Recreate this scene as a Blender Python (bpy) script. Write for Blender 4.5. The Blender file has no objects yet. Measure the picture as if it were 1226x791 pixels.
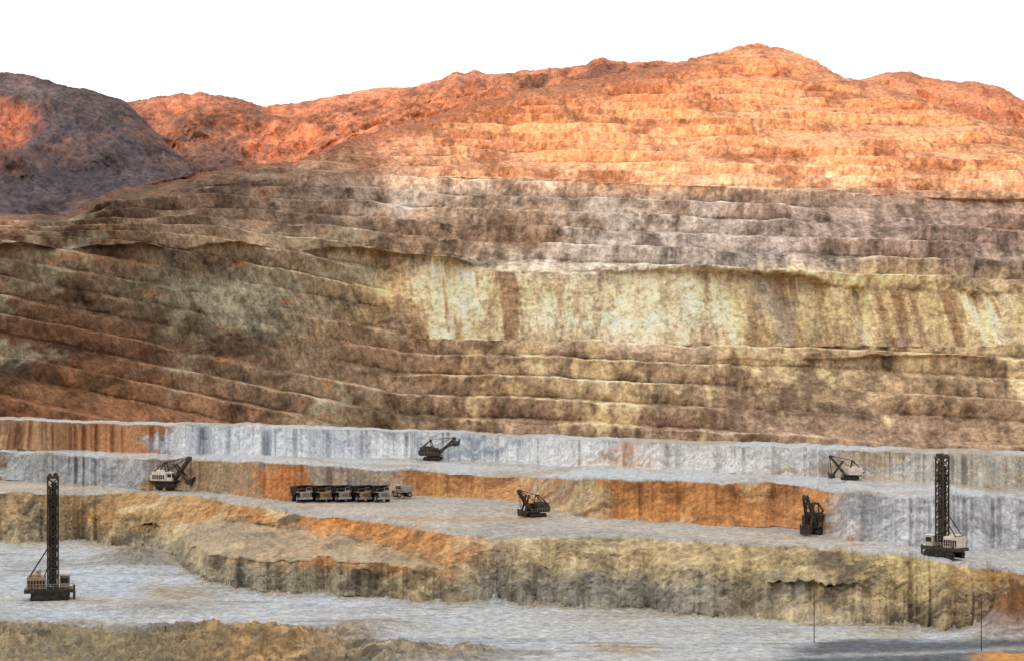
import bpy, bmesh, math, random
import numpy as np
from mathutils import Vector, Matrix
random.seed(3)
rng=np.random.RandomState(7)
F=2288.0; CX=613.0; HY=395.0
scene=bpy.context.scene
# ------------------------------------------------------------------ noise
T2=rng.rand(256,256).astype(np.float32)
def vn(x,y):
    xi=np.floor(x); yi=np.floor(y); fx=x-xi; fy=y-yi
    xi=xi.astype(np.int64); yi=yi.astype(np.int64)
    fx=fx*fx*(3-2*fx); fy=fy*fy*(3-2*fy)
    x0=xi&255; x1=(xi+1)&255; y0=yi&255; y1=(yi+1)&255
    a=T2[y0,x0]; b=T2[y0,x1]; c=T2[y1,x0]; d=T2[y1,x1]
    return (a+(b-a)*fx)*(1-fy)+(c+(d-c)*fx)*fy
def fbm(x,y,o=4,seed=0,rough=.55):
    r=0; a=1; s=0; ca,sa=math.cos(.6),math.sin(.6)
    x=x+seed*17.3; y=y+seed*9.7
    for i in range(o):
        r=r+a*(vn(x,y)*2-1); s+=a; a*=rough
        x,y=(ca*x-sa*y)*2.03+13.1,(sa*x+ca*y)*2.03+7.7
    return r/s
def fbs(x,y,o=4,seed=0,rough=.55):
    r=0; a=1; s=0
    x=x+seed*17.3; y=y+seed*9.7
    for i in range(o):
        r=r+a*(vn(x,y)*2-1); s+=a; a*=rough
        x,y=x*2.03+13.1,y*2.03+7.7
    return r/s
def ridged(x,y,o=4,seed=0,gain=.5):
    r=0; a=1; s=0; ca,sa=math.cos(.5),math.sin(.5)
    x=x+seed*11.3; y=y+seed*5.9
    for i in range(o):
        r=r+a*(1-np.abs(vn(x,y)*2-1)*2); s+=a; a*=gain
        x,y=(ca*x-sa*y)*2.1+3.1,(sa*x+ca*y)*2.1+1.7
    return r/s
def rids(x,y,o=3,seed=0,gain=.55):
    r=0; a=1; s=0
    x=x+seed*11.3; y=y+seed*5.9
    for i in range(o):
        r=r+a*(1-np.abs(vn(x,y)*2-1)*2); s+=a; a*=gain
        x,y=x*2.1+3.1,y*2.1+1.7
    return r/s
def sstep(a,b,x):
    t=np.clip((x-a)/(b-a),0,1); return t*t*(3-2*t)
def lin(c):
    c=np.asarray(c,dtype=np.float64)/255.
    return np.where(c<=.04045,c/12.92,((c+.055)/1.055)**2.4)
def K(u,*kn):
    return np.interp(u,[k[0] for k in kn],[k[1] for k in kn])
def palu(u,kn):
    xs=[k[0] for k in kn]; cs=lin([k[1] for k in kn])
    return np.stack([np.interp(u,xs,cs[:,i]) for i in range(3)],-1)
def mix(a,b,w):
    return a*(1-w[...,None])+b*w[...,None]
def desat(C,s):
    l=(C@np.array([.3,.55,.15]))[...,None]
    return C*(1-s)+l*s

# ------------------------------------------------------------------ materials
def rock_mat(name,scale=.35,bump=.6,dist=.6,lo=.62,hi=1.32,det=3.0):
    m=bpy.data.materials.new(name); m.use_nodes=True
    nt=m.node_tree; nd=nt.nodes; L=nt.links
    b=nd['Principled BSDF']; b.inputs['Roughness'].default_value=.95
    b.inputs['Specular IOR Level'].default_value=.08
    at=nd.new('ShaderNodeAttribute'); at.attribute_name='Col'
    tc=nd.new('ShaderNodeTexCoord')
    n1=nd.new('ShaderNodeTexNoise'); n1.inputs['Scale'].default_value=scale
    n1.inputs['Detail'].default_value=det; n1.inputs['Roughness'].default_value=.8
    L.new(tc.outputs['Object'],n1.inputs['Vector'])
    mr=nd.new('ShaderNodeMapRange'); mr.inputs['From Min'].default_value=.33; mr.inputs['From Max'].default_value=.67
    mr.inputs['To Min'].default_value=lo; mr.inputs['To Max'].default_value=hi
    L.new(n1.outputs['Fac'],mr.inputs['Value'])
    vm=nd.new('ShaderNodeVectorMath'); vm.operation='SCALE'
    L.new(at.outputs['Color'],vm.inputs[0]); L.new(mr.outputs['Result'],vm.inputs['Scale'])
    mn=nd.new('ShaderNodeVectorMath'); mn.operation='MINIMUM'; mn.inputs[1].default_value=(.78,.77,.75)
    L.new(vm.outputs[0],mn.inputs[0]); L.new(mn.outputs[0],b.inputs['Base Color'])
    n2=nd.new('ShaderNodeTexNoise'); n2.inputs['Scale'].default_value=scale*1.3
    n2.inputs['Detail'].default_value=det; n2.inputs['Roughness'].default_value=.75
    L.new(tc.outputs['Object'],n2.inputs['Vector'])
    bp=nd.new('ShaderNodeBump'); bp.inputs['Strength'].default_value=bump; bp.inputs['Distance'].default_value=dist
    L.new(n2.outputs['Fac'],bp.inputs['Height']); L.new(bp.outputs['Normal'],b.inputs['Normal'])
    return m
def obj_mat(name,rgb,rough=.6,metal=0.,dirt=(120,105,85),dw=.45,scale=1.2):
    m=bpy.data.materials.new(name); m.use_nodes=True
    nt=m.node_tree; nd=nt.nodes; L=nt.links
    b=nd['Principled BSDF']; b.inputs['Roughness'].default_value=rough; b.inputs['Metallic'].default_value=metal
    tc=nd.new('ShaderNodeTexCoord'); n=nd.new('ShaderNodeTexNoise')
    n.inputs['Scale'].default_value=scale; n.inputs['Detail'].default_value=6
    L.new(tc.outputs['Object'],n.inputs['Vector'])
    r=nd.new('ShaderNodeValToRGB'); r.color_ramp.elements[0].position=.42; r.color_ramp.elements[1].position=.75
    c=lin(rgb); d=lin(dirt)*dw+c*(1-dw)
    r.color_ramp.elements[0].color=(*c,1); r.color_ramp.elements[1].color=(*d,1)
    L.new(n.outputs['Fac'],r.inputs['Fac']); L.new(r.outputs['Color'],b.inputs['Base Color'])
    return m
M_near=rock_mat('bench_rock',.8,.8,.7,.66,1.36,3.0)
M_wall=rock_mat('pit_wall_rock',.3,.8,1.6,.6,1.42,2.6)
M_hill=rock_mat('hill_rock',.16,.8,3.0,.62,1.4,2.6)

def grid_mesh(name,X,Y,Z,C,mat,smooth=False):
    R,N=X.shape
    me=bpy.data.meshes.new(name)
    co=np.stack([X,Y,Z],-1).reshape(-1,3).astype(np.float32)
    idx=np.arange(R*N).reshape(R,N)
    q=np.stack([idx[:-1,:-1],idx[:-1,1:],idx[1:,1:],idx[1:,:-1]],-1).reshape(-1,4).astype(np.int32)
    me.vertices.add(len(co)); me.vertices.foreach_set('co',co.ravel())
    me.loops.add(q.size); me.loops.foreach_set('vertex_index',q.ravel())
    me.polygons.add(len(q)); me.polygons.foreach_set('loop_start',np.arange(0,q.size,4,dtype=np.int32))
    try: me.polygons.foreach_set('loop_total',np.full(len(q),4,dtype=np.int32))
    except Exception: pass
    me.update(calc_edges=True)
    ca=me.color_attributes.new('Col','FLOAT_COLOR','POINT')
    c4=np.ones((R*N,4),np.float32); c4[:,:3]=np.clip(C.reshape(-1,3),0.008,.78)
    ca.data.foreach_set('color',c4.ravel())
    me.materials.append(mat)
    if smooth: me.shade_smooth()
    o=bpy.data.objects.new(name,me); scene.collection.objects.link(o)
    return o
def zof(y,D): return -(y-HY)/F*D

# ------------------------------------------------------------------ NEAR TERRAIN (mine benches)
u=np.arange(-350,1577,1.3)
def jit(a,fr,seed): return a*fbm(u*fr,u*0+3.3,5,seed,.6)
yb1=K(u,(-350,655),(0,645),(100,647),(185,655),(215,672),(250,694),(300,705),(400,709),(500,718),(600,718),(700,725),(800,731),(900,737),(1000,743),(1100,749),(1226,757),(1576,775))+jit(8,.03,1)
yc1=K(u,(-350,588),(0,589),(150,589),(220,592),(300,606),(430,624),(560,640),(700,643),(800,647),(960,656),(1100,669),(1226,686),(1576,715))+jit(5,.02,2)
yb2=K(u,(-350,566),(0,573),(180,583),(290,590),(340,598),(490,592),(560,594),(640,601),(690,617),(800,623),(960,630),(1020,648),(1226,656),(1576,672))+jit(5,.025,3)
yc2=K(u,(-350,536),(0,541),(180,548),(290,553),(365,557),(480,562),(560,567),(650,573),(850,576),(960,580),(1000,590),(1226,599),(1576,610))+jit(4,.03,4)
yb3=K(u,(-350,530),(0,536),(200,542),(400,546),(525,549),(700,556),(860,563),(960,568),(1226,583),(1576,598))+jit(3,.03,5)
yc3=K(u,(-350,494),(0,502),(215,508),(400,512),(600,521),(800,530),(980,537),(1226,545),(1576,555))+jit(4,.03,6)
one=np.ones_like(u)
lines=[]
lines.append((60*one,-52*one)); lines.append((196*one,-52*one)); lines.append((288*one,-52*one))
Db1=52*F/(yb1-HY); lines.append((Db1,-52*one))
Dc1=np.maximum(41*F/(yc1-HY),Db1+6.5); zc1=zof(yc1,Dc1)
gap=Dc1-Db1; hh=zc1+52
fr=K(u,(0,.35),(215,.38),(280,.48),(400,.55),(560,.5),(1226,.5))
wb=sstep(190,260,u)*(1-sstep(470,600,u))
Dm1=(Db1+np.minimum(5.,.42*gap))*wb+(Db1+.38*gap)*(1-wb); zm1=-52+hh*fr
Dm2=np.maximum(Dm1+.4,Dc1-9)*wb+(Db1+.45*gap)*(1-wb)
zm2=(zm1+np.minimum(2.6,.08*(Dm2-Dm1))+.15)*wb+(-52+hh*(fr+.08))*(1-wb)
lines.append((Dm1,zm1)); lines.append((Dm2,zm2)); lines.append((Dc1,zc1))
Db2=np.maximum(-zc1*F/(yb2-HY),Dc1+8); zb2=zof(yb2,Db2); lines.append((Db2,zb2))
Dc2=Db2+6.5; zc2=zof(yc2,Dc2); lines.append((Dc2,zc2))
Db3=np.maximum(-zc2*F/(yb3-HY),Dc2+6); zb3=zof(yb3,Db3); lines.append((Db3,zb3))
Dc3=Db3+6.5; zc3=zof(yc3,Dc3); lines.append((Dc3,zc3))
lines.append((Dc3+18,zc3+.0))
lines.append((780*one,-112*one))
segs=[(10,'f0'),(40,'f0'),(170,'f0'),(52,'c1a'),(14,'c1m'),(46,'c1b'),(36,'f1'),(52,'c2'),(20,'f2'),(48,'c3'),(8,'f3'),(14,'pit')]
DD=[];ZZ=[];S=[];KIND=[]
for i,(n,k) in enumerate(segs):
    t=(np.arange(n)/n)
    if i==len(segs)-1: t=np.linspace(0,1,n)
    for tt in t:
        a,b=lines[i],lines[i+1]
        td=tt
        if k in('c2','c3'): td=1-(1-tt)**1.5
        if k in('c1a','c1b'): td=(1-(1-tt)**1.5)*wb+tt*(1-wb)
        DD.append(a[0]+(b[0]-a[0])*td); ZZ.append(a[1]+(b[1]-a[1])*tt); S.append(tt if not(i==1) else 0.0); KIND.append(k)
DD=np.array(DD); ZZ=np.array(ZZ); S=np.array(S)[:,None]*np.ones_like(DD); KIND=np.array(KIND)
U=u[None,:]*np.ones_like(DD); WB=wb[None,:]*np.ones_like(DD)
X=(U-CX)/F*DD; Y=DD.copy(); Z=ZZ.copy()
V=Y*.7+Z*1.3
def mk(*ks): return np.isin(KIND,ks)[:,None]*np.ones_like(DD)
face=mk('c1a','c1b','c2','c3'); c1=mk('c1a','c1b','c1m')
sfull=np.where(mk('c1a')>0,S*.5,np.where(mk('c1b')>0,.55+S*.45,np.where(mk('c1m')>0,.5+.05*S,S)))
env=face*np.sin(np.pi*np.clip(S,0,1))**.5*WB+(1-WB)*(face+mk('c1m'))*np.sin(np.pi*np.clip(sfull,0,1))**.6+mk('c1m')*WB*.4
g=rids(X*.06,V*.04,3,1)*1.8+rids(X*.19,V*.06,3,2)*1.0+fbm(X*.9,V*.9,4,5,.7)*.55
Y=Y-env*g*np.where(c1>0,1.3,.42)
Z=Z+env*fbm(X*.25,V*.35,4,3,.65)*np.where(c1>0,1.6,.5)
tal=face*np.clip(1-S/.5,0,1)*np.clip(fbm(X*.06,X*0+2.2,3,6)*2.6,0,1.2)
Y=Y-tal*np.where(c1>0,4.0,3.0)
fl=mk('f0','f1','f2','f3')
Z=Z+fl*(fbm(X*.03,Y*.04,4,8)*.4+fbm(X*.6,Y*.6,4,9,.75)*.12)
for k,amp in(('f1',1.1),('f2',.8)):
    m_=mk(k); Z=Z+m_*np.exp(-((S-.06)/.05)**2)*amp*np.clip(.5+fbm(X*.15,Y*.05,4,11,.7)*1.6,0,1.2)
yim=HY-Z/Y*F
f0=mk('f0')
hm=f0*sstep(733,760,yim-(U-100)*.03+fbm(X*.06,Y*.06,4,17)*16)*(1-sstep(400,620,U+fbm(X*.04,Y*.06,4,18)*160))
heap=np.clip(ridged(X*.05,Y*.05,5,12,.6)+.3,0,2)*2.8+fbm(X*.5,Y*.5,4,13,.7)*1.5
Z=Z+hm*heap
hm2=f0*np.exp(-(((U-165)/42)**2+((yim-668)/9)**2))
Z=Z+hm2*(2.2+fbm(X*.4,Y*.4,4,14,.7)*1.6)
hm3=f0*np.exp(-(((U-435)/40)**2+((yim-752)/8)**2))
Z=Z+hm3*(1.0+fbm(X*.4,Y*.4,3,15)*.7)
hm4=f0*np.exp(-(((U-1222)/42)**2+((yim-750)/14)**2))
Z=Z+hm4*(6.0+ridged(X*.2,Y*.2,4,16,.6)*2.8)
hm5=f0*np.exp(-(((U-190)/60)**2+((yim-728)/6)**2))
Z=Z+hm5*(.8+fbm(X*.4,Y*.4,3,25)*.6)
rub=mk('f0')*sstep(.9,1.0,S); Z=Z+rub*np.clip(fbm(X*.9,Y*.9,3,26)*1.8-.3,0,1)*1.2
pt=mk('pit'); Z=Z+pt*fbm(X*.02,Y*.02,3,4)*4*np.sin(np.pi*S)
# ---------------- colours
n1=fbm(X*.06,V*.08,5,20,.6); n2=fbm(X*.3,V*.4,5,21,.75); n3=fbm(X*.012,V*.05,4,22)
hf=fbm(X*1.1,V*1.2,3,24,.8)
vs=fbs(X*.45,V*.07,4,23,.7)
sp=fbm(X*.09,V*.13,5,27,.7)
UJ=U+n1*70+sp*35+n2*20
I=np.ones(X.shape+(3,))
C=lin((163,162,158))*I
C=mix(C,lin((161,168,175))*I,np.clip(.5+n3*1.5,0,1))
C=mix(C,lin((148,132,106))*I,np.clip(n1*2.0-.05,0,1)*.8)
trk=sstep(.1,.5,fbs(X*.02+Y*.01,Y*.22,4,30,.65)); C=C*(1-.18*trk[...,None])
yc_=Y-X*(-.12)-6*np.sin(X*.02)-fbm(X*.012,X*0,3,45)*14
for o_ in (346,349.5,362,365.5,334,337.5,380,383.5,318,321.5,310,313.5):
    C=C*(1-.24*np.exp(-((yc_-o_)/.7)**2)*np.clip(.7+n1*1.5,0,1)*mk('f0'))[...,None]
C=mix(C,lin((118,114,106))*I,np.clip(fbm(X*.04,Y*.12,5,37,.65)*2.6-.45,0,.7))
C=C*(1+.3*hf+.2*n2)[...,None]
yim=HY-Z/Y*F
brown=palu(U+n2*40,[(0,(132,118,92)),(200,(120,107,83)),(330,(150,120,80)),(450,(138,124,100))])
brown=brown*(1+.9*n2+.5*hf)[...,None]
brown=mix(brown,lin((80,72,60))*I,np.clip(fbm(X*.12,Y*.12,4,46,.7)*2.6-.25,0,.8))
C=mix(C,brown,np.clip(np.maximum.reduce([hm*1.1,hm2*.9,hm3*.7,hm5*.6])*np.clip(1+n2*.8,0,1),0,1))
dirt=mk('f0')*sstep(.88,1.0,S)*np.clip(.7+n2*1.4,0,1)
C=mix(C,lin((146,130,98))*I*(1+.5*hf)[...,None],dirt*.9)
dk=mk('f0')*sstep(925,985,U+n1*50+(yim-775)*2)*sstep(761,769,yim+n1*6)
C=mix(C,lin((78,84,88))*I*(1+.3*hf)[...,None],dk*.94)
dk2=np.exp(-((yim-(784-(U-950)*.03)+n1*5)/2.5)**2)*dk
C=mix(C,lin((150,150,148))*I,dk2*.7)
og=mk('f0')*sstep(1150,1190,U+n2*20)*sstep(776,783,yim+n2*6)
C=mix(C,lin((180,128,70))*I,og)
C=mix(C,lin((126,88,58))*I*(1+.8*n2)[...,None],np.clip(hm4*1.6,0,1))
org=palu(UJ,[(-350,(164,136,96)),(0,(162,136,100)),(80,(176,140,94)),(200,(158,128,88)),(300,(176,132,82)),(400,(180,124,70)),(540,(174,126,78)),(600,(156,140,110)),(800,(168,148,112)),(1000,(172,152,108)),(1120,(180,160,114)),(1190,(154,118,76)),(1576,(160,125,80))])
low=palu(UJ,[(-350,(148,138,114)),(0,(156,142,116)),(180,(146,138,116)),(260,(134,131,117)),(400,(140,133,113)),(520,(144,129,98)),(580,(132,129,117)),(750,(132,129,119)),(900,(140,133,115)),(1100,(160,147,120)),(1226,(150,125,94))])
cf=mix(low,org,sstep(.25,.75,sfull+n2*.25+n1*.4))
cf=cf*np.clip(1+.45*vs+.55*n2+.4*hf,.3,2)[...,None]
cf=mix(cf,lin((204,186,146))*I,np.clip(rids(X*.10,V*.06,3,31)*1.6-.55,0,.8)*np.clip(.5+n1*2.5,0,1))
cf=mix(cf,lin((84,76,66))*I,np.clip(fbm(X*.09,V*.08,5,32,.65)*2.9-.4,0,.8))
cf=mix(cf,lin((154,156,152))*I,np.clip(fbm(X*.05,V*.03,4,38,.6)*2.8-.4,0,.7)*sstep(540,640,U))
C=np.where(c1[...,None]>0,cf,C)
C=mix(C,lin((158,146,122))*I*(1+.5*n2)[...,None],mk('c1m')*WB*np.clip(.5+n1*1.5,0,1))
r1=mix(lin((164,158,148))*I,lin((148,144,138))*I,np.clip(.5+n1*1.6,0,1))
r1=mix(r1,lin((164,132,94))*I,np.clip(fbm(X*.04,Y*.15,5,33,.6)*2.2-.25,0,.75))
r1=mix(r1,lin((170,172,174))*I,sstep(980,1040,UJ)*.5)
r1=r1*(1+.25*hf+.2*n2)[...,None]
C=np.where(mk('f1')[...,None]>0,r1,C)
c2c=palu(UJ,[(-350,(160,158,150)),(0,(130,102,72)),(12,(148,148,147)),(150,(156,159,162)),(190,(156,130,98)),(275,(146,128,102)),(300,(176,120,72)),(345,(174,116,68)),(375,(154,140,126)),(465,(156,138,116)),(495,(168,122,76)),(560,(176,128,78)),(640,(174,132,90)),(665,(170,154,126)),(690,(168,146,110)),(710,(174,122,72)),(780,(182,128,78)),(880,(172,120,72)),(970,(180,130,86)),(1005,(174,169,163)),(1040,(180,182,186)),(1226,(182,184,188)),(1576,(180,178,172))])
c2c=c2c*np.clip(1+.25*vs+.45*n2+.4*hf,.3,2)[...,None]
orr=sstep(480,510,UJ)*(1-sstep(960,1000,UJ))
c2c=mix(c2c,lin((124,86,56))*I,np.clip(fbm(X*.10,V*.2,5,34,.7)*2.6-.3,0,.75)*orr)
c2c=mix(c2c,lin((208,174,128))*I,np.clip(fbm(X*.12,V*.15,5,39,.7)*2.8-.55,0,.8)*orr)
c2c=mix(c2c,lin((130,133,136))*I,np.clip(fbm(X*.10,V*.1,5,40,.7)*2.6-.35,0,.65)*(1-orr))
C=np.where(mk('c2')[...,None]>0,c2c,C)
r2=mix(lin((168,171,173))*I,lin((156,146,132))*I,np.clip(.35+n1*2,0,1))*(1+.2*hf)[...,None]
C=np.where(mk('f2','f3')[...,None]>0,r2,C)
c3c=palu(UJ,[(-350,(170,122,85)),(0,(160,130,100)),(120,(168,122,84)),(190,(164,118,82)),(216,(182,186,191)),(300,(191,197,203)),(420,(198,203,208)),(600,(196,200,203)),(735,(197,199,200)),(762,(202,168,138)),(785,(196,195,192)),(960,(186,187,186)),(1000,(152,141,123)),(1060,(178,166,146)),(1120,(175,172,166)),(1226,(182,175,160)),(1576,(170,160,142))])
c3c=c3c*np.clip(1+.08*vs+.25*n2+.2*hf,.3,1.6)[...,None]
c3c=mix(c3c,lin((146,155,165))*I,np.clip(fbm(X*.06,V*.16,5,36,.7)*2.6-.3,0,.75)*sstep(200,230,UJ))
c3c=mix(c3c,lin((168,150,122))*I,np.clip(fbm(X*.05,V*.12,5,47,.7)*2.6-.6,0,.6)*sstep(600,760,UJ))
C=np.where(mk('c3')[...,None]>0,c3c,C)
C=np.where(pt[...,None]>0,lin((120,105,82))*I,C)
NX,NY,NZ=X,Y,Z; NK=KIND
grid_mesh('mine_benches_terrain',X,Y,Z,desat(C,.05)*1.12,M_near)
yproj=HY-NZ/NY*F
def ground(up,yp,kinds=None):
    c=int(np.argmin(np.abs(u-up)))
    d=np.abs(yproj[:,c]-yp)
    if kinds: d=np.where(np.isin(NK,kinds),d,1e9)
    r=int(np.argmin(d))
    return Vector((float(NX[r,c]),float(NY[r,c]),float(NZ[r,c])))

# ------------------------------------------------------------------ PIT WALL + MAIN MOUNTAIN
m=K(u,(-350,.62),(0,.74),(150,.80),(300,.90),(450,1.0),(1226,1.0),(1576,.95))
ly=[ 600+0*u,
 K(u,(-350,470),(0,470),(300,465),(500,442),(700,431),(1226,433))+jit(3,.02,41),
 K(u,(-350,440),(0,440),(400,414),(500,406),(640,411),(1226,416))+jit(3,.02,42),
 K(u,(-350,300),(0,300),(250,298),(400,302),(500,309),(600,323),(700,327),(850,329),(960,336),(1010,345),(1226,353),(1576,365))+jit(4,.02,43),
 K(u,(-350,275),(0,267),(80,268),(150,246),(240,222),(330,218),(480,214),(640,222),(800,230),(1000,236),(1226,241),(1576,250)),
]
yr=K(u,(-350,265),(0,255),(80,258),(110,246),(150,226),(200,214),(250,202),(300,198),(350,194),(385,182),(420,165),(450,158),(500,149),(540,132),(600,116),(700,96),(760,84),(800,78),(820,74),(850,65),(880,57),(910,53),(935,56),(970,70),(1010,93),(1060,104),(1100,117),(1150,139),(1190,150),(1226,156),(1300,165),(1576,200))
yr=yr+2.5*fbm(u*.05,u*0+5,6,50,.65)+sstep(400,500,u)*2.4*fbm(u*.15,u*0,4,51,.7)
ly.append(np.minimum(yr,ly[4]-4))
lD=[900*m,1000*m,1016*m,1042*m,1172*m]
lD.append(lD[4]+(ly[4]-ly[5])*2.0+8)
ridgeD=lD[5]
segw=[(150,0),(22,1),(105,2),(125,3),(215,4)]
wd=[];wy=[];wt=[]
for n,i in segw:
    for tt in (np.arange(n)/n if i<4 else np.linspace(0,1,n)):
        wd.append(lD[i]+(lD[i+1]-lD[i])*tt); wy.append(ly[i]+(ly[i+1]-ly[i])*tt); wt.append(i+tt)
wd=np.array(wd); wy=np.array(wy); WT=np.array(wt)[:,None]*np.ones_like(wd)
wz=zof(wy,wd); U=u[None,:]*np.ones_like(wd)
X=(U-CX)/F*wd
I=np.ones(X.shape+(3,))
big=fbm(X*.006,wz*.008,4,60)*20*sstep(0,1,WT)*(1-.5*sstep(4.0,4.2,WT))*(1-sstep(4.75,5,WT))
spur=ridged(X*.011+wz*.006,wz*.004,5,61,.5)*22*sstep(4.05,4.4,WT)*(1-.7*sstep(4.9,5,WT))
D0=wd-big-spur
h=np.where(WT>4.0,8.0,10.5)*m[None,:]*np.ones_like(wd)
k=np.gradient(wd,axis=0)/np.maximum(np.gradient(wz,axis=0),.05); k=np.clip(k,0,4)
tilt=np.where(U<480,(U-480)*.0062*(1-sstep(3.0,4.0,WT)),0)+(U-480)*.0018
warp=fbm(X*.010,wz*.008,3,62)*.16+fbm(X*.05,wz*.03,4,88,.65)*.13
q=(wz-(np.where(WT>4.0,80,0)))/h+tilt+warp
bigface=sstep(430,520,U+fbm(X*.05,wz*.05,4,89,.6)*60)*sstep(1.9,2.03,WT)*(1-sstep(2.97,3.02,WT))
f=q-np.floor(q); qi=np.floor(q)
fw=.66
zf=np.clip(f/fw,0,1); df=np.where(f<fw,.12*f/fw,.12+.88*(f-fw)/(1-fw))
st=np.clip(.85+fbm(X*.014,qi*3.7,4,63)*2.2,0,1)
st=st*(1-bigface*.97)*(1-sstep(4.85,4.98,WT)*.9)*np.where(WT>4.0,np.clip(.25+sstep(430,620,U),0,1),1)
Y=D0+st*k*h*(df-f)
Z=wz+st*h*(zf-f)
fenv=np.where(f<fw,np.sin(np.pi*f/fw)**.6,0)
Y=Y-bigface*(rids(X*.045+wz*.006,wz*.008,3,64)*7.5+rids(X*.15+wz*.02,wz*.02,3,65)*3.0)
Y=Y-rids(X*.08,wz*.012+qi*3.1,3,66)*2.8*(1-bigface)*fenv*sstep(0,.4,WT)
Y=Y-fbm(X*.2,wz*.25,5,67,.65)*1.7
Z=Z+fbm(X*.2,wz*.25,4,68,.65)*.6
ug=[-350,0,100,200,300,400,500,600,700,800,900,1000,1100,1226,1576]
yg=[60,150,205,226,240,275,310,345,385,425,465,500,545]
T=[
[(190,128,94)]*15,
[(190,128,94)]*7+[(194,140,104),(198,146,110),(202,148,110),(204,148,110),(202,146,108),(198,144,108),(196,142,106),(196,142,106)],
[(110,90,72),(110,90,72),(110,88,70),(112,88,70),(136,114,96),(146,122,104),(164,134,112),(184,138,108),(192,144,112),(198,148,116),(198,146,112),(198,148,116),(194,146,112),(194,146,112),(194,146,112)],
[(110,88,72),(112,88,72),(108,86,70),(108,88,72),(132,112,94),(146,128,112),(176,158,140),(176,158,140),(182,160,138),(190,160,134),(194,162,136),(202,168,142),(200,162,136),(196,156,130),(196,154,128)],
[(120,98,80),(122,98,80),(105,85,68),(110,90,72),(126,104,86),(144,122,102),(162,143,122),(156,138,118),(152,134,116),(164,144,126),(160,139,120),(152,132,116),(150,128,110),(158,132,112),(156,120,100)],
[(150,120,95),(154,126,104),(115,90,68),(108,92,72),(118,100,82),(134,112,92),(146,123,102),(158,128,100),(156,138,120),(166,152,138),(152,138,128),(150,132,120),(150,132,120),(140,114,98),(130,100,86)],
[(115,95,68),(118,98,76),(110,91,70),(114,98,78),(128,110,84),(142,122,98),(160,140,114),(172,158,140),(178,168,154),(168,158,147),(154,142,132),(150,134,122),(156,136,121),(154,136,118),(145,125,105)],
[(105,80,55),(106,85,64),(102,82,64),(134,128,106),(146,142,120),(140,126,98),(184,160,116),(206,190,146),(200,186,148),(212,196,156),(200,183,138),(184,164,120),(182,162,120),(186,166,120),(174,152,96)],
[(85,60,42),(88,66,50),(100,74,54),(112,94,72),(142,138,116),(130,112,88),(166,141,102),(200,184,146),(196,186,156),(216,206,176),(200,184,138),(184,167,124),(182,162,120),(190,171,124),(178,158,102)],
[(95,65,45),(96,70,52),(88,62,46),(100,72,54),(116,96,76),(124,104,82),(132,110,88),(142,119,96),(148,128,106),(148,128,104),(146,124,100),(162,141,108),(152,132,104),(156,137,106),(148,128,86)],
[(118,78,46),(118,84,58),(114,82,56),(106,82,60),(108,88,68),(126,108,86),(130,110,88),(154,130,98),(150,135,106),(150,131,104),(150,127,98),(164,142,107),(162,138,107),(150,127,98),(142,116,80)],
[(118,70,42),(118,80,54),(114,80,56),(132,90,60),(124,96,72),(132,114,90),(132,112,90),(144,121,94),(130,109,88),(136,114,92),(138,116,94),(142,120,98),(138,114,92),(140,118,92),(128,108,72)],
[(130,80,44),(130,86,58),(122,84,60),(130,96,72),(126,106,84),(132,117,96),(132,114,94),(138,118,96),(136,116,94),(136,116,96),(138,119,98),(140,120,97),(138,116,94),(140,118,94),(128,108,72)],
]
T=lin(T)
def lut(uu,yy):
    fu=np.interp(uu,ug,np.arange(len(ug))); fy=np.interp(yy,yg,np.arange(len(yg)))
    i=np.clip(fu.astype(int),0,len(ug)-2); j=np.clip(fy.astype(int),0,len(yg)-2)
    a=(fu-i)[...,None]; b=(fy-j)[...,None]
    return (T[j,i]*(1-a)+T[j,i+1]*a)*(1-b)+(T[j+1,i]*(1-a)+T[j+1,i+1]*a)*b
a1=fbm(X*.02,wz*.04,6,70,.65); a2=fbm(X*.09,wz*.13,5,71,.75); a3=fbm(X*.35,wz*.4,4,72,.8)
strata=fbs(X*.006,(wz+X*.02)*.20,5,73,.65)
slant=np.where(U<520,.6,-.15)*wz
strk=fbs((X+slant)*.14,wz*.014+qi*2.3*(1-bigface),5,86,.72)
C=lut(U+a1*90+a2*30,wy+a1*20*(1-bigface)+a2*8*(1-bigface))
mount=sstep(3.95,4.08,WT+a2*.1)
C=C*np.clip(1+.5*a1+.5*a2*(1-.5*bigface)+.5*a3+.40*strata*(1-bigface)+.85*strk*(1-mount*.6),.25,2.2)[...,None]
fl1=fbs(X*.035+wz*.006,wz*.005+a2*.15,4,74,.6); fl2=fbs(X*.16+wz*.02,wz*.018,5,75,.7)
C=mix(C,lin((222,208,172))*I*np.clip(1+.4*a2+.6*fl2,.5,1.3)[...,None],bigface*np.clip(fl1*2.2+fl2*1.8+.15,0,.85))
C=mix(C,lin((134,100,70))*I,bigface*np.clip(-fl1*2.2+fl2*2.4-.40,0,.85)*(1-.4*sstep(620,700,U)*(1-sstep(900,960,U))))
C=mix(C,lin((154,146,134))*I,bigface*np.clip(fbs(X*.03,wz*.01,4,76,.6)*2.6-.45,0,.75))
spl=fbm(X*.03-wz*.03,wz*.03,5,77,.65)
C=mix(C,lin((198,188,176))*I,np.clip(spl*2.6-.35,0,.8)*sstep(3.0,3.15,WT)*(1-mount)*sstep(350,520,U))
C=mix(C,lin((164,158,132))*I,np.clip(fbm(X*.05,wz*.05,5,78,.65)*2.4-.35,0,.7)*(1-sstep(420,520,U))*(1-mount))
C=mix(C,lin((58,42,32))*I,np.clip(fbm(X*.04,wz*.07,5,79,.65)*2.6-.15,0,.8)*(1-sstep(250,480,U))*(1-mount))
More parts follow.
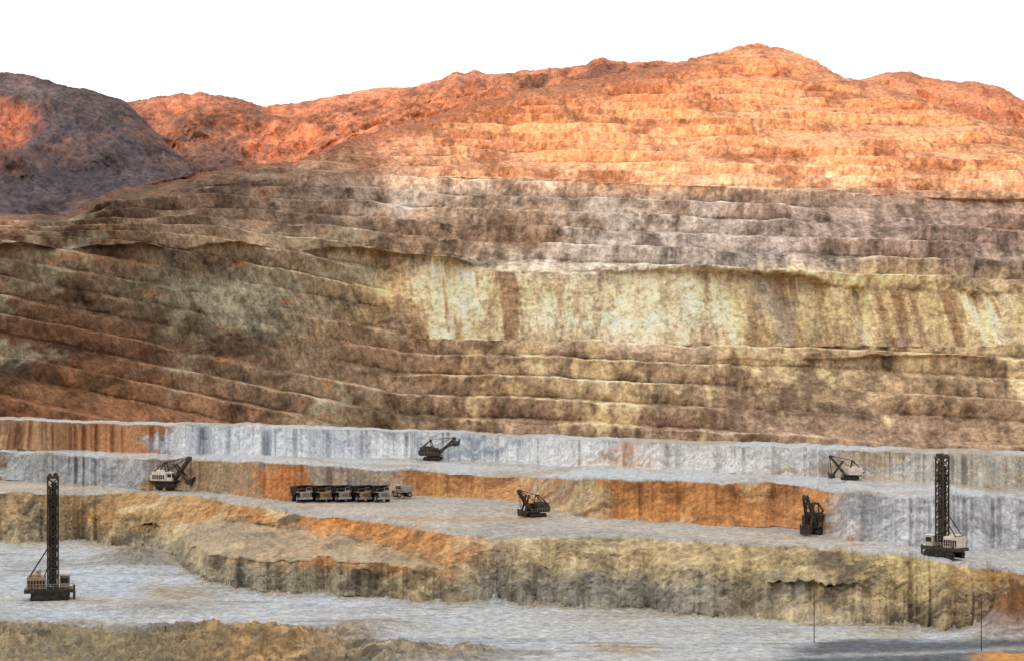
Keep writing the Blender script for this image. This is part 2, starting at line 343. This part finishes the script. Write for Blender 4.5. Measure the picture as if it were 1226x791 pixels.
C=mix(C,lin((170,118,76))*I,np.clip(fbm(X*.06,wz*.14,5,80,.65)*2.6-.75,0,.65)*(1-sstep(350,520,U))*(1-mount))
C=mix(C,lin((212,190,144))*I,np.clip(fbm(X*.06,wz*.04,5,81,.65)*2.8-.35,0,.8)*sstep(.2,.5,WT)*(1-sstep(1.8,2,WT))*sstep(430,560,U))
C=mix(C,lin((84,68,54))*I,np.clip(fbm(X*.05,wz*.07,5,87,.7)*2.7-.4,0,.65)*(1-mount)*(1-bigface))
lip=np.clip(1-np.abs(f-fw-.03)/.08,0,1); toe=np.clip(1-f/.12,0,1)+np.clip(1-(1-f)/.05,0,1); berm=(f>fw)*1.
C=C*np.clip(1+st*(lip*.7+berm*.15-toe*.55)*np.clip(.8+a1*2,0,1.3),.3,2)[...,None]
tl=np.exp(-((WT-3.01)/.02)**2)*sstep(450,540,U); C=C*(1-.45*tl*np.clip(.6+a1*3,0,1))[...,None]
hl=np.clip(ridged(X*.02,wz*.1,4,84,.6)-.2,0,1)
C=mix(C,lin((228,190,150))*I,mount*hl*.5*sstep(430,600,U))
C=mix(C,lin((124,80,62))*I,sstep(4.6,4.97,WT+a1*.15)*.7*(1-sstep(760,900,U)*.85))
C=mix(C,lin((142,96,72))*I,mount*np.clip(fbm(X*.03,wz*.06,5,85,.7)*2.8-.2,0,.8))
def back(Y,Z,X,C,n=12,run=500,drop=260):
    t=np.linspace(0,1,n+1)[1:,None]
    Yb=Y[-1][None]+t*run; Zb=Z[-1][None]-drop*t; Xb=X[-1][None]*(1+0*t)
    return np.vstack([Y,Yb]),np.vstack([Z,Zb]),np.vstack([X,Xb]),np.concatenate([C,np.repeat(C[-1:],n,0)],0)
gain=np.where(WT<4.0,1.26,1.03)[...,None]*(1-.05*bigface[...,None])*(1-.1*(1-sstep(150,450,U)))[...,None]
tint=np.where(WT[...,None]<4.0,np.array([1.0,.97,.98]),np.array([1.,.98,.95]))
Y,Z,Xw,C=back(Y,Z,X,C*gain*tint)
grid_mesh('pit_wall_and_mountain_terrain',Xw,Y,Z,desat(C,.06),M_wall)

# ------------------------------------------------------------------ OTHER HILLS
def hill(name,u0,u1,step,sky,Dtop,Dmin,n,cfun,seed,amp,jitter=2.0,off=14,gain=1.05):
    uu=np.arange(u0,u1,step)
    ys=np.interp(uu,[s[0] for s in sky],[s[1] for s in sky])+jitter*fbm(uu*.07,uu*0+seed,6,seed,.65)
    yb=np.interp(uu,u,ly[5])+off
    yb=np.maximum(yb,ys+6)
    Db=np.maximum(np.interp(uu,u,ridgeD)+15,Dmin)[None]
    Dt=np.maximum(Dtop,Db+120)
    t=np.linspace(0,1,n)[:,None]
    Dp=Db+(Dt-Db)*t**.9+0*uu[None]; yy=yb[None]+(ys-yb)[None]*t
    zz=zof(yy,Dp); UU=uu[None]*np.ones_like(Dp); X=(UU-CX)/F*Dp
    r=ridged(X*.011,Dp*.006,6,seed+1,.5)
    r2=ridged(X*.04,Dp*.02,5,seed+2,.6)
    e=np.sin(np.pi*np.clip(t,0,1))**.5
    Y=Dp-(r*amp+r2*amp*.22)*e; Z=zz+(fbm(X*.04,Dp*.04,5,seed+3,.7)*5+r2*amp*.1)*e
    C=cfun(UU,yy,X,zz,t,r,r2)
    Y,Z,X,C=back(Y,Z,X,C,10,600,330)
    return grid_mesh(name,X,Y,Z,desat(C,.08)*gain,M_hill)
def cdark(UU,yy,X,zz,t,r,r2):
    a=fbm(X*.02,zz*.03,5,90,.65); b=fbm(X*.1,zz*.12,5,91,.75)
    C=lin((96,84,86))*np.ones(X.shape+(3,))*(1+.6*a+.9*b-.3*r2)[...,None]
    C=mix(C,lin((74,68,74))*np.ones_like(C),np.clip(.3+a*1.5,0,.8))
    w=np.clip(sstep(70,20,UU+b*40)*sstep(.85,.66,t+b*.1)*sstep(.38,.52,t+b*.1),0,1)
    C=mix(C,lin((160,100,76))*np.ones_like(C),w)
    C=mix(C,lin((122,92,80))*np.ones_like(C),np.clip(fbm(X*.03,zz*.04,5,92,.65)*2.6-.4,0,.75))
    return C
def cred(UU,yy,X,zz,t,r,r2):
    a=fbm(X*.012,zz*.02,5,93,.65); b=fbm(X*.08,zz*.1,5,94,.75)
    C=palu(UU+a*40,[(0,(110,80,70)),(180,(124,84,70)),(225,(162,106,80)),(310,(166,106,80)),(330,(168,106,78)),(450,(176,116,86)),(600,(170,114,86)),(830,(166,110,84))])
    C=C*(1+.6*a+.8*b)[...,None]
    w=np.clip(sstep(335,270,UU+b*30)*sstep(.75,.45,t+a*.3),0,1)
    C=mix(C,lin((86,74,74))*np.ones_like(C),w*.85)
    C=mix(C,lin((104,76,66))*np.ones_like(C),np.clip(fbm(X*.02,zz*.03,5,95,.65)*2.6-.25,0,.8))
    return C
def cfar(UU,yy,X,zz,t,r,r2):
    a=fbm(X*.012,zz*.02,5,96,.65)
    return lin((176,118,88))*np.ones(X.shape+(3,))*(1+.8*a)[...,None]
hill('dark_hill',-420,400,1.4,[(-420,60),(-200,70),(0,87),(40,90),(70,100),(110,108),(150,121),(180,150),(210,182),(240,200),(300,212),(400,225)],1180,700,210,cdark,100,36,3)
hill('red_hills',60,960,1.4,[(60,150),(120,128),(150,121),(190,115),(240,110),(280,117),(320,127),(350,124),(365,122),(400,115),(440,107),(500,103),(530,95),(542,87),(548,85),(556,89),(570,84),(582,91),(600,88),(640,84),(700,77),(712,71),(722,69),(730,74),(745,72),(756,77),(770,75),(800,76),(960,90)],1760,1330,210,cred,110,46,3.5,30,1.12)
hill('far_hill',900,1700,1.6,[(900,120),(980,100),(1030,95),(1060,87),(1090,88),(1120,95),(1150,99),(1170,97),(1200,108),(1226,122),(1300,140),(1700,120)],2100,1750,100,cfar,120,50,3,30,1.12)

# unseen ridge added behind the viewpoint, sized to shade the pit from the low sun
AZ=22; EL=5.5
xs=np.linspace(-3400,2600,240); ts=np.linspace(-1,1,60)
XX=xs[None]*np.ones((60,1)); YY=-520+ts[:,None]*360+0*XX
HT=(88+math.tan(math.radians(EL))/math.cos(math.radians(AZ))*(1180+520))+8*fbm(xs*.006,xs*0,5,130)
ZZ=-130+(HT[None]+130)*(1-np.abs(ts[:,None])**1.2)+fbm(XX*.01,YY*.01,4,131)*10*np.abs(ts[:,None])
grid_mesh('sun_blocking_ridge',XX,YY,ZZ,lin((170,140,110))*np.ones(XX.shape+(3,)),M_hill)
gx=np.linspace(-9000,9000,40); GX,GY=np.meshgrid(gx,gx)
grid_mesh('ground',GX,GY,-145+0*GX,lin((150,125,100))*np.ones(GX.shape+(3,)),M_hill)

# ------------------------------------------------------------------ MACHINES
MD=obj_mat('dark_steel',(44,38,34),.6,.2,(120,98,72),.45,.9)
MB=obj_mat('black_rubber',(26,26,27),.9,0,(110,100,85),.4,1.5)
MW=obj_mat('white_paint',(222,216,206),.5,0,(160,130,100),.6,.8)
MT=obj_mat('tan_paint',(160,138,112),.6,0,(100,78,56),.7,.8)
MG=obj_mat('window_glass',(24,30,36),.15,0,(60,60,60),.2,1)
ML=obj_mat('light_grey_steel',(165,162,155),.6,.1,(110,98,80),.6,.9)
class Part:
    def __init__(s): s.bm=bmesh.new()
    def box(s,c,d,rot=None,taper=None,bev=.04):
        r=bmesh.ops.create_cube(s.bm,size=1); vs=r['verts']
        for v in vs:
            v.co=Vector((v.co.x*d[0],v.co.y*d[1],v.co.z*d[2]))
            if taper and v.co.z>0: v.co.x*=taper[0]; v.co.y*=taper[1]
        if bev:
            es=list({e for v in vs for e in v.link_edges})
            rr=bmesh.ops.bevel(s.bm,geom=es,offset=min(bev,min(d)*.2),segments=1,affect='EDGES')
            vs=list({v for f_ in rr['faces'] for v in f_.verts}|{v for v in rr['verts']})
        M=Matrix.Translation(Vector(c))
        if rot is not None: M=M@rot
        for v in vs: v.co=M@v.co
        return s
    def cyl(s,a,b,r,seg=12,r2=None):
        a=Vector(a);b=Vector(b);d=b-a
        q=d.to_track_quat('Z','Y').to_matrix().to_4x4()
        M=Matrix.Translation((a+b)/2)@q
        bmesh.ops.create_cone(s.bm,cap_ends=True,segments=seg,radius1=r,radius2=r if r2 is None else r2,depth=d.length,matrix=M); return s
    def beam(s,a,b,w,hh=None):
        a=Vector(a);b=Vector(b);d=b-a; hh=hh or w
        q=d.to_track_quat('Z','Y').to_matrix().to_4x4()
        M=Matrix.Translation((a+b)/2)@q@Matrix.Diagonal((w,hh,d.length,1))
        bmesh.ops.create_cube(s.bm,size=1,matrix=M); return s
    def prism(s,pts,y0,y1):
        n=len(pts)
        A=[s.bm.verts.new((p[0],y0,p[1])) for p in pts]; B=[s.bm.verts.new((p[0],y1,p[1])) for p in pts]
        fs=[s.bm.faces.new(A),s.bm.faces.new(B[::-1])]
        for i in range(n): fs.append(s.bm.faces.new((A[(i+1)%n],A[i],B[i],B[(i+1)%n])))
        bmesh.ops.recalc_face_normals(s.bm,faces=fs); return s
    def make(s,name,mat,parent):
        me=bpy.data.meshes.new(name); s.bm.to_mesh(me); s.bm.free(); me.materials.append(mat)
        o=bpy.data.objects.new(name,me); scene.collection.objects.link(o); o.parent=parent; return o
def root(name,loc,rz,sc=1):
    e=bpy.data.objects.new(name,None); scene.collection.objects.link(e)
    e.location=loc; e.rotation_euler=(0,0,rz); e.scale=(sc,sc,sc); e.empty_display_size=.5; return e
def track(p,x0,x1,y,w,hh):
    r=hh/2
    pts=[]
    for i in range(7):
        a=math.pi/2+math.pi*i/6; pts.append((x0+r+r*math.cos(a),r+r*math.sin(a)))
    for i in range(7):
        a=-math.pi/2+math.pi*i/6; pts.append((x1-r+r*math.cos(a),r+r*math.sin(a)))
    p.prism(pts,y-w/2,y+w/2)
    n=int((x1-x0)/.45)
    for i in range(n):
        x=x0+r*.7+(x1-x0-r*1.4)*i/(n-1)
        p.box((x,y,hh+.03),(.28,w+.1,.12),bev=0); p.box((x,y,.02),(.28,w+.1,.1),bev=0)
    for i in range(5):
        x=x0+r+(x1-x0-2*r)*i/4
        p.cyl((x,y-w/2-.08,r),(x,y+w/2+.08,r),r*.62,10)
def drill(loc,rz,H,hx,style,sc=1):
    e=root('blast_hole_drill_rig',loc,rz,sc); H=H/sc
    p=Part(); track(p,-3.2,4.2,-1.9,1.1,1.5); track(p,-3.2,4.2,1.9,1.1,1.5); p.make('crawler_tracks',MB,e)
    p=Part(); p.box((.6,0,1.95),(9.5,4.2,.7))
    for x in(-4,3.9):
        for y in(-1.8,1.8): p.cyl((x,y,0.05),(x,y,2.6),.22,10); p.cyl((x,y,-.05),(x,y,.15),.6,12)
    p.make('main_frame',MD,e)
    p=Part(); p.box((3.1,0,3.5),(3.6,3.2,2.3),taper=(.97,.92)); p.box((3.4,0,4.85),(1.8,2.2,.5)); p.cyl((2.4,.8,4.6),(2.4,.8,6.1),.16); p.cyl((2.9,-.7,4.6),(2.9,-.7,5.6),.25)
    p.make('machinery_house',MT if style==0 else MW,e)
    p=Part()
    for s_ in(-1,1):
        for i in range(6): p.box((3.1-1.4+i*.56,s_*1.6,3.3),(.38,.1,1.4),bev=0)
    p.make('louvres',MD,e)
    cx=-2.2
    p=Part(); p.box((cx,-.9,3.45),(1.9,2.0,2.2),taper=(.94,.94)); p.box((cx,-.9,4.65),(2.2,2.3,.14)); p.make('operator_cab',MT if style==0 else MW,e)
    p=Part(); p.box((cx,-1.92,3.75),(1.5,.06,1.0),bev=0); p.box((cx-.95,-.9,3.75),(.08,1.6,1.0),bev=0); p.box((cx,.1,3.75),(1.5,.1,1.0),bev=0); p.make('cab_windows',MG,e)
    p=Part(); w=.98
    for sx in(-1,1):
        for sy in(-1,1):
            p.beam((sx*w,sy*w,.7),(sx*w,sy*w,H),.28)
    n=int(H/1.7); dz=(H-1.2)/n
    for i in range(n):
        z0=1.0+i*dz; z1=z0+dz
        for s_ in(-1,1):
            p.beam((-w,s_*w,z0),(w,s_*w,z1),.15); p.beam((w,s_*w,z0),(-w,s_*w,z1),.15); p.beam((-w,s_*w,z0),(w,s_*w,z0),.15)
            p.beam((s_*w,-w,z0),(s_*w,w,z1),.12); p.beam((s_*w,-w,z0),(s_*w,w,z0),.12)
    p.make('mast_lattice',MD,e)
    p=Part(); p.cyl((0,0,.1),(0,0,H-.8),.3,10); p.cyl((.55,.35,3),(.55,.35,H-2),.22,8); p.cyl((.55,-.4,3),(.55,-.4,H-4),.22,8); p.cyl((-.55,.4,2.5),(-.55,.4,H-3),.18,8)
    p.beam((-.5,-.5,2),(-.5,-.5,H-1),.42,.1)
    p.box((0,0,H*.80),(1.6,1.6,1.7)); p.box((0,0,H*.47),(1.6,1.5,.9)); p.make('drill_string_and_rotary_head',MB,e)
    p=Part(); p.box((0,0,H+.05),(2.4,2.4,.5)); p.cyl((-.5,-1.1,H+.5),(-.5,1.1,H+.5),.42,12); p.cyl((.6,-1.1,H+.4),(.6,1.1,H+.4),.35,12); p.make('mast_crown',MD,e)
    p=Part()
    for y in(-1.2,1.2):
        p.beam((4.4,y,4.6),(1.0,y*.8,H*.42),.2); p.beam((4.4,y,2.2),(4.4,y,4.8),.2)
        p.beam((2.4,y,2.2),(1.0,y*.8,H*.27),.16)
    p.beam((4.4,-1.2,4.7),(4.4,1.2,4.7),.15)
    p.make('mast_stays',MD,e)
    p=Part()
    for y in(-2.15,2.15):
        for x in np.linspace(-3.8,4.8,8): p.beam((x,y,2.3),(x,y,3.3),.07)
        p.beam((-3.8,y,3.3),(4.8,y,3.3),.07); p.beam((-3.8,y,2.85),(4.8,y,2.85),.06)
    for z in np.arange(.3,2.2,.35): p.beam((-4.3,-1,z),(-4.3,-.4,z),.07)
    p.make('handrails_and_ladder',ML,e)
    p=Part(); p.box((-.1,0,1.0),(2.7,2.5,1.3),bev=0); p.make('dust_curtain',MB,e)
    return e
def shovel(loc,rz,sc,housemat,boomang=48,dip=(6.0,2.2),name='mining_rope_shovel'):
    e=root(name,loc,rz,sc)
    p=Part(); track(p,-3.3,3.3,-2.0,1.2,1.3); track(p,-3.3,3.3,2.0,1.2,1.3); p.box((0,0,.95),(4.2,2.9,.8)); p.make('crawler_tracks',MB,e)
    p=Part(); p.cyl((0,0,1.25),(0,0,1.7),1.7,24); p.box((-.9,0,1.9),(8.0,4.4,.4)); p.make('turntable_deck',MD,e)
    p=Part(); p.box((-2.2,0,3.5),(5.0,4.2,2.8),taper=(.98,.94)); p.box((-2.4,0,5.05),(3.4,2.4,.4)); p.box((-4.95,0,2.9),(.8,4.0,1.6)); p.cyl((-3.5,1,5.1),(-3.5,1,5.9),.18)
    p.make('machinery_house',housemat,e)
    p=Part()
    for i in range(6): p.box((-4.1+i*.72,-2.13,3.3),(.45,.08,1.3),bev=0)
    for y in(-1.2,0,1.2): p.box((-5.37,y,3.0),(.06,.8,.9),bev=0)
    p.make('louvres',MD,e)
    p=Part(); p.box((1.6,-1.6,3.4),(1.9,1.5,2.5),taper=(.92,.95)); p.box((1.6,-1.6,4.72),(2.2,1.8,.12)); p.make('operator_cab',housemat,e)
    p=Part(); p.box((2.53,-1.6,3.8),(.1,1.2,1.1),bev=0); p.box((1.6,-2.36,3.8),(1.3,.08,1.0),bev=0); p.make('cab_windows',MG,e)
    p=Part()
    for y in(-1.4,1.4):
        p.beam((.4,y,2),(-.9,y*.6,7.6),.3); p.beam((-4.2,y,4.8),(-.9,y*.6,7.6),.26)
    p.cyl((-.9,-1,7.6),(-.9,1,7.6),.3,10); p.beam((-.3,-1.1,5),(-.3,1.1,5),.15); p.make('gantry_a_frame',MD,e)
    a=math.radians(boomang); L=9.0; bx,bz=1.8+L*math.cos(a),1.9+L*math.sin(a)
    p=Part()
    for y in(-.75,.75): p.beam((1.8,y*1.5,1.9),(bx,y*.7,bz),.5,.75)
    for i in range(1,6):
        t=i/6; x=1.8+L*t*math.cos(a); z=1.9+L*t*math.sin(a); p.beam((x,-.9,z),(x,.9,z),.3)
    p.cyl((bx,-.6,bz+.1),(bx,.6,bz+.1),.7,16); p.make('boom',MD,e)
    sx,sz=1.8+L*.45*math.cos(a),1.9+L*.45*math.sin(a)
    dx,dz=dip
    v=Vector((dx-sx,0,dz-sz)).normalized()
    p=Part()
    for y in(-.95,.95): p.beam((sx-v.x*3.0,y,sz-v.z*3.0),(dx,y,dz),.4,.6)
    p.cyl((sx,-1.15,sz),(sx,1.15,sz),.5,12); p.make('dipper_handle',MD,e)
    p=Part(); p.prism([(dx-.6,dz+.9),(dx-.9,dz-.9),(dx+.2,dz-1.3),(dx+1.5,dz-1.0),(dx+1.7,dz+1.0),(dx+.6,dz+.7)],-1.25,1.25)
    for y in(-1,-.5,0,.5,1): p.beam((dx+1.5,y,dz+.8),(dx+1.95,y,dz+1.5),.2)
    p.make('dipper_bucket',MD,e)
    p=Part()
    for y in(-.35,.35):
        p.cyl((-.9,y,7.7),(bx,y,bz+.6),.09,6); p.cyl((bx+.5,y,bz),(dx+.5,y,dz+.9),.09,6); p.cyl((-.6,y,4.9),(bx,y,bz+.7),.07,6)
    p.make('hoist_ropes',MB,e)
    p=Part()
    for y in(-2.3,2.3):
        for x in np.linspace(-4.8,2.8,8): p.beam((x,y,2.1),(x,y,3.0),.06)
        p.beam((-4.8,y,3.0),(2.8,y,3.0),.06)
    p.make('handrails',ML,e)
    return e
def truck(loc,rz,sc,bodymat,bedmat):
    e=root('haul_truck',loc,rz,sc)
    p=Part()
    for x,ys in((2.6,(-1.75,1.75)),(-1.9,(-2.0,-1.15,1.15,2.0))):
        for y in ys: p.cyl((x,y-.38,1.05),(x,y+.38,1.05),1.05,20)
    p.make('tyres',MB,e)
    p=Part()
    for x,ys in((2.6,(-2.14,2.14)),(-1.9,(-2.39,2.39))):
        for y in ys: p.cyl((x,y-.03,1.05),(x,y+.03,1.05),.5,12)
    p.make('wheel_rims',ML,e)
    p=Part(); p.box((.4,0,1.35),(7.2,1.5,.7)); p.cyl((2.6,-1.5,1.05),(2.6,1.5,1.05),.25); p.cyl((-1.9,-1.6,1.05),(-1.9,1.6,1.05),.35); p.make('chassis',MD,e)
    p=Part(); p.box((3.4,0,2.1),(1.7,2.6,1.5),bev=.1); p.box((3.9,0,1.15),(.9,4.0,.5)); p.box((2.7,0,2.9),(2.2,4.4,.14)); p.make('hood_and_deck',bodymat,e)
    p=Part()
    for i in range(7): p.box((4.28,-.9+i*.3,2.15),(.08,.12,1.1),bev=0)
    p.make('radiator_grille',MD,e)
    p=Part(); p.box((2.7,1.15,3.65),(1.5,1.5,1.35),taper=(.9,.95)); p.make('cab',bodymat,e)
    p=Part(); p.box((3.43,1.15,3.8),(.1,1.2,.75),rot=Matrix.Rotation(-.06,4,'Y'),bev=0); p.box((2.7,1.9,3.8),(1.1,.08,.7),bev=0); p.box((2.7,.4,3.8),(1.1,.08,.7),bev=0); p.make('cab_windows',MG,e)
    p=Part(); p.prism([(-4.3,3.3),(-3.4,2.0),(-.2,1.9),(1.6,2.7),(2.0,4.5),(3.9,4.75),(3.9,4.95),(1.7,4.8),(1.2,4.75),(-3.8,4.1)],-2.2,2.2)
    for x in np.linspace(-3,1,5):
        for y in(-2.27,2.27): p.beam((x,y,2.2),(x-.1,y,4.2),.16)
    p.make('dump_bed_and_canopy',bedmat,e)
    p=Part()
    for s_ in(-1,1):
        p.beam((4.35,s_*1.6,.9),(4.0,s_*1.6,2.9),.08); p.beam((3.7,s_*2.15,2.95),(3.7,s_*2.15,3.9),.06)
    p.beam((3.7,-2.15,3.9),(3.7,.3,3.9),.06); p.make('ladders_and_rails',ML,e)
    return e
R=math.radians
g=ground(64,716,['f0']); H1=(716-563)/F*g.y
drill(g-Vector((0,0,.2)),R(12)+math.pi,H1-1.0,1,0)
g=ground(1128,664,['f1']); H2=(664-540)/F*g.y
drill(g-Vector((0,0,.2)),R(-48),H2-.8,1,1,.85)
g=ground(203,582); shovel(g,R(-18),.83,MW,52,(7.2,1.9))
g=ground(519,550,['f2']); shovel(g,R(-12),.72,MD,44,(8.6,6.6))
g=ground(640,618,['f1']); shovel(g,R(215),.62,MD,55,(5.2,1.6))
g=ground(975,638,['f1']); shovel(g,R(-118),.80,MD,58,(5.5,1.6))
g=ground(1017,568,['f2']); shovel(g,R(160),.55,MW,50,(6.8,1.6))
tx=[362,385,408,431,453]
for i,t in enumerate(tx):
    g=ground(t,598,['f1','c2'])
    truck(g+Vector((0,-2.5,0)),R(-62+random.uniform(-9,9)),.84,MT if i%2 else ML,MD)
g=ground(483,593,['f1','c2']); truck(g+Vector((0,-2.5,0)),R(-150),.62,MT,ML)
def pole(up,yp,top):
    g=ground(up,yp,['f0']); h=(yp-top)/F*g.y
    e=root('utility_pole',g,.2)
    p=Part(); p.cyl((0,0,-.3),(0,0,h),.09,8,.06); p.make('post',MD,e)
    p=Part(); p.beam((-.6,0,h-.6),(.6,0,h-.6),.08)
    for x in(-.5,0,.5): p.cyl((x,0,h-.55),(x,0,h-.3),.05,6)
    p.make('crossarm',MD,e)
pole(975,768,692); pole(1175,778,714)

# ------------------------------------------------------------------ light, sky, camera
A=R(AZ); el=R(EL)
w=bpy.data.worlds.new('World'); scene.world=w; w.use_nodes=True
nt=w.node_tree; bg=nt.nodes['Background']; L=nt.links
sky=nt.nodes.new('ShaderNodeTexSky'); sky.sky_type='NISHITA'; sky.sun_disc=False; sky.sun_elevation=el; sky.sun_rotation=R(180+AZ)
sky.dust_density=3
sc=nt.nodes.new('ShaderNodeVectorMath'); sc.operation='SCALE'; sc.inputs['Scale'].default_value=.06
L.new(sky.outputs[0],sc.inputs[0])
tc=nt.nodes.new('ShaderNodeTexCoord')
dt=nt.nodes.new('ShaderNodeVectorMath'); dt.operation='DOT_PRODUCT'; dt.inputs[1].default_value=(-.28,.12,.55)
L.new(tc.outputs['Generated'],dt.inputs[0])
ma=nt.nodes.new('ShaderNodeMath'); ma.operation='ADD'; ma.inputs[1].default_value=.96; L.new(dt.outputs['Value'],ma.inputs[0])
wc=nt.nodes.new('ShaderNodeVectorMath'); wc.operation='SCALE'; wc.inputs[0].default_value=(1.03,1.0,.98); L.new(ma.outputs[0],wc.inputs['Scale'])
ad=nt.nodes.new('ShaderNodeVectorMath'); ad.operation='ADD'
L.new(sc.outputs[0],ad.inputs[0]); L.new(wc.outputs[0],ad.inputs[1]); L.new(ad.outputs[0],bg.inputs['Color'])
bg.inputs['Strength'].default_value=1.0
ld=bpy.data.lights.new('sun','SUN'); ld.energy=3.3; ld.angle=R(.5); ld.color=(1,.64,.38)
lo=bpy.data.objects.new('sun',ld); scene.collection.objects.link(lo)
ts=Vector((-math.sin(A)*math.cos(el),-math.cos(A)*math.cos(el),math.sin(el)))
lo.rotation_euler=ts.to_track_quat('Z','Y').to_euler(); lo.location=(-800,-900,500)
cd=bpy.data.cameras.new('camera'); cam=bpy.data.objects.new('camera',cd); scene.collection.objects.link(cam)
cam.location=(0,0,0); cam.rotation_euler=(R(90),0,0); cd.sensor_width=36; cd.lens=36*F/1226; cd.clip_end=20000; cd.clip_start=.5
scene.camera=cam
scene.view_settings.view_transform='Standard'; scene.view_settings.look='None'; scene.view_settings.exposure=0
